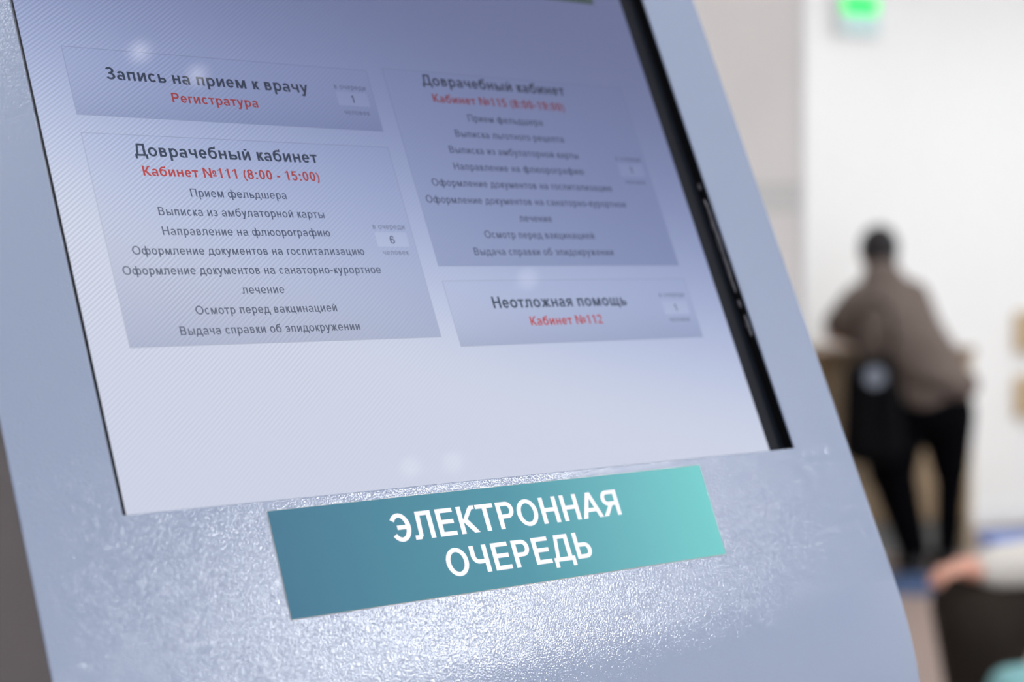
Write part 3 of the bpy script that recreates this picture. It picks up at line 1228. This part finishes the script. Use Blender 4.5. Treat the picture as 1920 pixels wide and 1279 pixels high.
# black shoulder bag with a pale round clasp, hanging at the left hip
M_bag = mat('black_bag', (.002, .002, .003), .9, .1)
M_silver = mat('silver_disc', (.20, .23, .29), .4, .5, noise=(20, .15))
bg = thing('shoulder_bag', 'black shoulder bag with a round silver disc at the standing person\'s left hip', 'bag', (1.425, 7.03, .50), 0)
flesh('bag_body', [('c', V(-.045, 0, .06), V(.055, 0, .06), .078, .078), ('c', V(-.05, 0, .34), V(.04, 0, .36), .06, .06),
                   ('c', V(-.045, 0, .06), V(-.05, 0, .34), .075, .06), ('c', V(.055, 0, .06), V(.04, 0, .35), .075, .06)], M_bag, bg, voxel=.009)
bm = bmesh.new()
add_cyl(bm, (-.005, -.074, .335), .040, .012, 'Y', 32)
bm_obj('round_disc', bm, M_silver, bg)
crv = [V(-.04, 0, .38), V(-.06, .03, .46), V(-.04, .10, .58), V(.04, .15, .635), V(.09, .12, .60), V(.09, .03, .48), V(.05, 0, .38)]
flesh('strap', [('c', crv[i], crv[i + 1], .009, .009) for i in range(len(crv) - 1)], M_bag, bg, voxel=.006, smooth=2)

# ------------------------------------------------------------------ seated person on the right, mostly outside the picture
M_dark = mat('dark_brown_trousers', (.036, .029, .025), .9, .08)
M_cream = mat('cream_sleeve', (.93, .91, .86), .8, .2, bump=(60, .3, .003))
M_seat = mat('chair_seat', (.10, .11, .13), .6)
M_steel = mat('chair_steel', (.5, .5, .52), .3, metal=1.0)
M_blue = mat('blue_folder', (.17, .31, .82), .4, .4)
M_paper = mat('white_paper', (.84, .84, .86), .7, .2)

ch = thing('waiting_chair', 'grey waiting-room chair under the seated person, steel legs', 'chair', (1.52, 4.0, .006), 0)
box('seat', -.24, -.24, .415, .24, .24, .445, M_seat, ch, bevel=.01)
box('backrest', .22, -.24, .47, .25, .24, .86, M_seat, ch, bevel=.01)
for sx_ in (-.2, .22):
    for sy_ in (-.2, .2):
        bm = bmesh.new()
        hgt = .415 if sx_ < 0 else .5
        add_cyl(bm, (sx_, sy_, hgt / 2), .012, hgt)
        bm_obj('leg', bm, M_steel, ch)

p2 = thing('person', 'seated person in dark trousers and cream jumper with a hand on the knee', 'person', (.965, 4.0, .006), 0)
hy = -.10
skin = [
    ('e', V(.40, 0, 1.24), (.085, .075, .11), (0, 0, 0)),
    ('e', V(.315, 0, 1.225), (.016, .014, .02), (0, 0, 0)),
    ('e', V(.40, -.078, 1.23), (.018, .01, .028), (0, 0, 0)),
    ('e', V(.40, .078, 1.23), (.018, .01, .028), (0, 0, 0)),
    ('e', V(.335, 0, 1.175), (.014, .025, .009), (0, 0, 0)),
    ('c', V(.43, 0, 1.16), V(.46, 0, 1.06), .052, .058),
    ('c', V(.48, -.09, .98), V(.50, -.06, .60), .09, .10),
    ('c', V(.48, .09, .98), V(.50, .06, .60), .09, .10),
    ('c', V(.46, -.18, .97), V(.42, -.22, .70), .045, .042),
    ('c', V(.42, -.22, .68), V(.11, -.11, .592), .040, .029),
    ('c', V(.46, .18, .97), V(.42, .22, .70), .045, .042),
    ('c', V(.42, .22, .66), V(.30, .19, .585), .040, .029),
    ('c', V(.46, -.10, .54), V(.06, -.11, .49), .065, .05),
    ('c', V(.46, .10, .54), V(.08, .10, .49), .065, .05),
    ('c', V(.06, -.11, .49), V(.06, -.10, .08), .045, .035),
    ('c', V(.08, .10, .49), V(.10, .10, .08), .045, .035),
    ('e', V(.050, -.115, .588), (.055, .042, .026), (0, .15, 0)),          # near hand over the knee
]
for q in range(4):
    L_ = (.055, .070, .066, .050)[q]
    a = V(.008, -.148 + q * .021, .588)
    skin.append(('c', a, a + V(-L_ * .55, 0, -.006), .0105, .010))
    skin.append(('c', a + V(-L_ * .55, 0, -.006), a + V(-L_ * .85, 0, -.030), .010, .0085))
skin.append(('c', V(.065, -.078, .585), V(.015, -.050, .580), .013, .010))
skin.append(('e', V(.25, .165, .578), (.048, .04, .02), (0, .1, 0)))
for q in range(4):
    a = V(.21, .135 + q * .020, .578)
    skin.append(('c', a, a + V(-.05, 0, -.012), .0105, .009))
skin.append(('c', V(.26, .128, .578), V(.21, .11, .575), .013, .010))
flesh('body', skin, mat('flushed_skin', (.90, .48, .36), .5, .4), p2, voxel=.007, smooth=3)
flesh('hair', [('e', V(.42, 0, 1.275), (.092, .088, .095), (0, 0, 0)), ('e', V(.46, 0, 1.22), (.055, .075, .08), (0, 0, 0))], M_hair, p2, voxel=.008)
flesh('trousers', [
    ('e', V(.48, 0, .56), (.15, .20, .11), (0, 0, 0)),
    ('c', V(.46, -.10, .54), V(.05, -.11, .475), .098, .085),
    ('c', V(.46, .10, .54), V(.08, .10, .475), .082, .076),
    ('c', V(.068, -.11, .465), V(.088, -.10, .13), .103, .072),
    ('c', V(.08, .10, .47), V(.12, .10, .13), .080, .060),
], M_dark, p2, voxel=.010)
flesh('jumper', [
    ('c', V(.475, -.09, .985), V(.50, -.06, .66), .108, .12),
    ('c', V(.475, .09, .985), V(.50, .06, .66), .108, .12),
    ('c', V(.46, -.17, .97), V(.42, -.22, .70), .070, .062),
    ('c', V(.42, -.22, .65), V(.090, -.122, .592), .070, .050),
    ('c', V(.46, .17, .97), V(.42, .22, .70), .070, .062),
    ('c', V(.42, .22, .66), V(.33, .20, .60), .055, .046),
    ('c', V(.46, 0, 1.03), V(.47, 0, .95), .075, .12),
], M_cream, p2, voxel=.010)
for y in (-.10, .10):
    x = .06 if y < 0 else .11
    flesh('shoe', [('c', V(x + .05, y, .045), V(x - .12, y, .036), .044, .036), ('c', V(x + .02, y, .06), V(x + .02, y, .11), .046, .046),
                   ('e', V(x - .03, y, .018), (.15, .046, .016), (0, 0, 0))], M_shoe, p2, voxel=.008)

fo = thing('folder', 'blue folder with white sheets held on the seated person\'s lap', 'folder', (1.245, 4.10, .592), math.radians(8))
box('folder_cover', -.13, -.09, 0, .15, .11, .004, M_blue, fo, bevel=.001)
box('folder_cover', -.13, -.09, .016, .15, .11, .038, M_blue, fo, bevel=.001)
box('paper_sheets', -.12, -.085, .004, .14, .10, .016, M_paper, fo)
fo.rotation_euler = (math.radians(2), math.radians(-2), math.radians(8))

M_teal = mat('teal_bag', (.26, .55, .58), .5, .3, noise=(9, .1))
tb_ = thing('tote_bag', 'teal cloth bag standing on the floor at the lower right corner', 'bag', (1.045, 3.55, .006), 0)
flesh('bag_body', [('c', V(-.07, 0, .06), V(.12, 0, .06), .06, .06), ('c', V(-.045, 0, .40), V(.12, 0, .41), .050, .050),
                   ('c', V(-.07, 0, .06), V(-.045, 0, .40), .06, .05), ('c', V(.12, 0, .06), V(.12, 0, .41), .06, .05),
                   ('e', V(.03, 0, .22), (.11, .07, .20), (0, 0, 0))], M_teal, tb_, voxel=.010)
hnd = [V(.02, 0, .43), V(.03, .0, .462), V(.07, 0, .472), V(.11, 0, .462), V(.12, 0, .43)]
flesh('handle', [('c', hnd[i], hnd[i + 1], .009, .009) for i in range(4)], M_teal, tb_, voxel=.006, smooth=2)
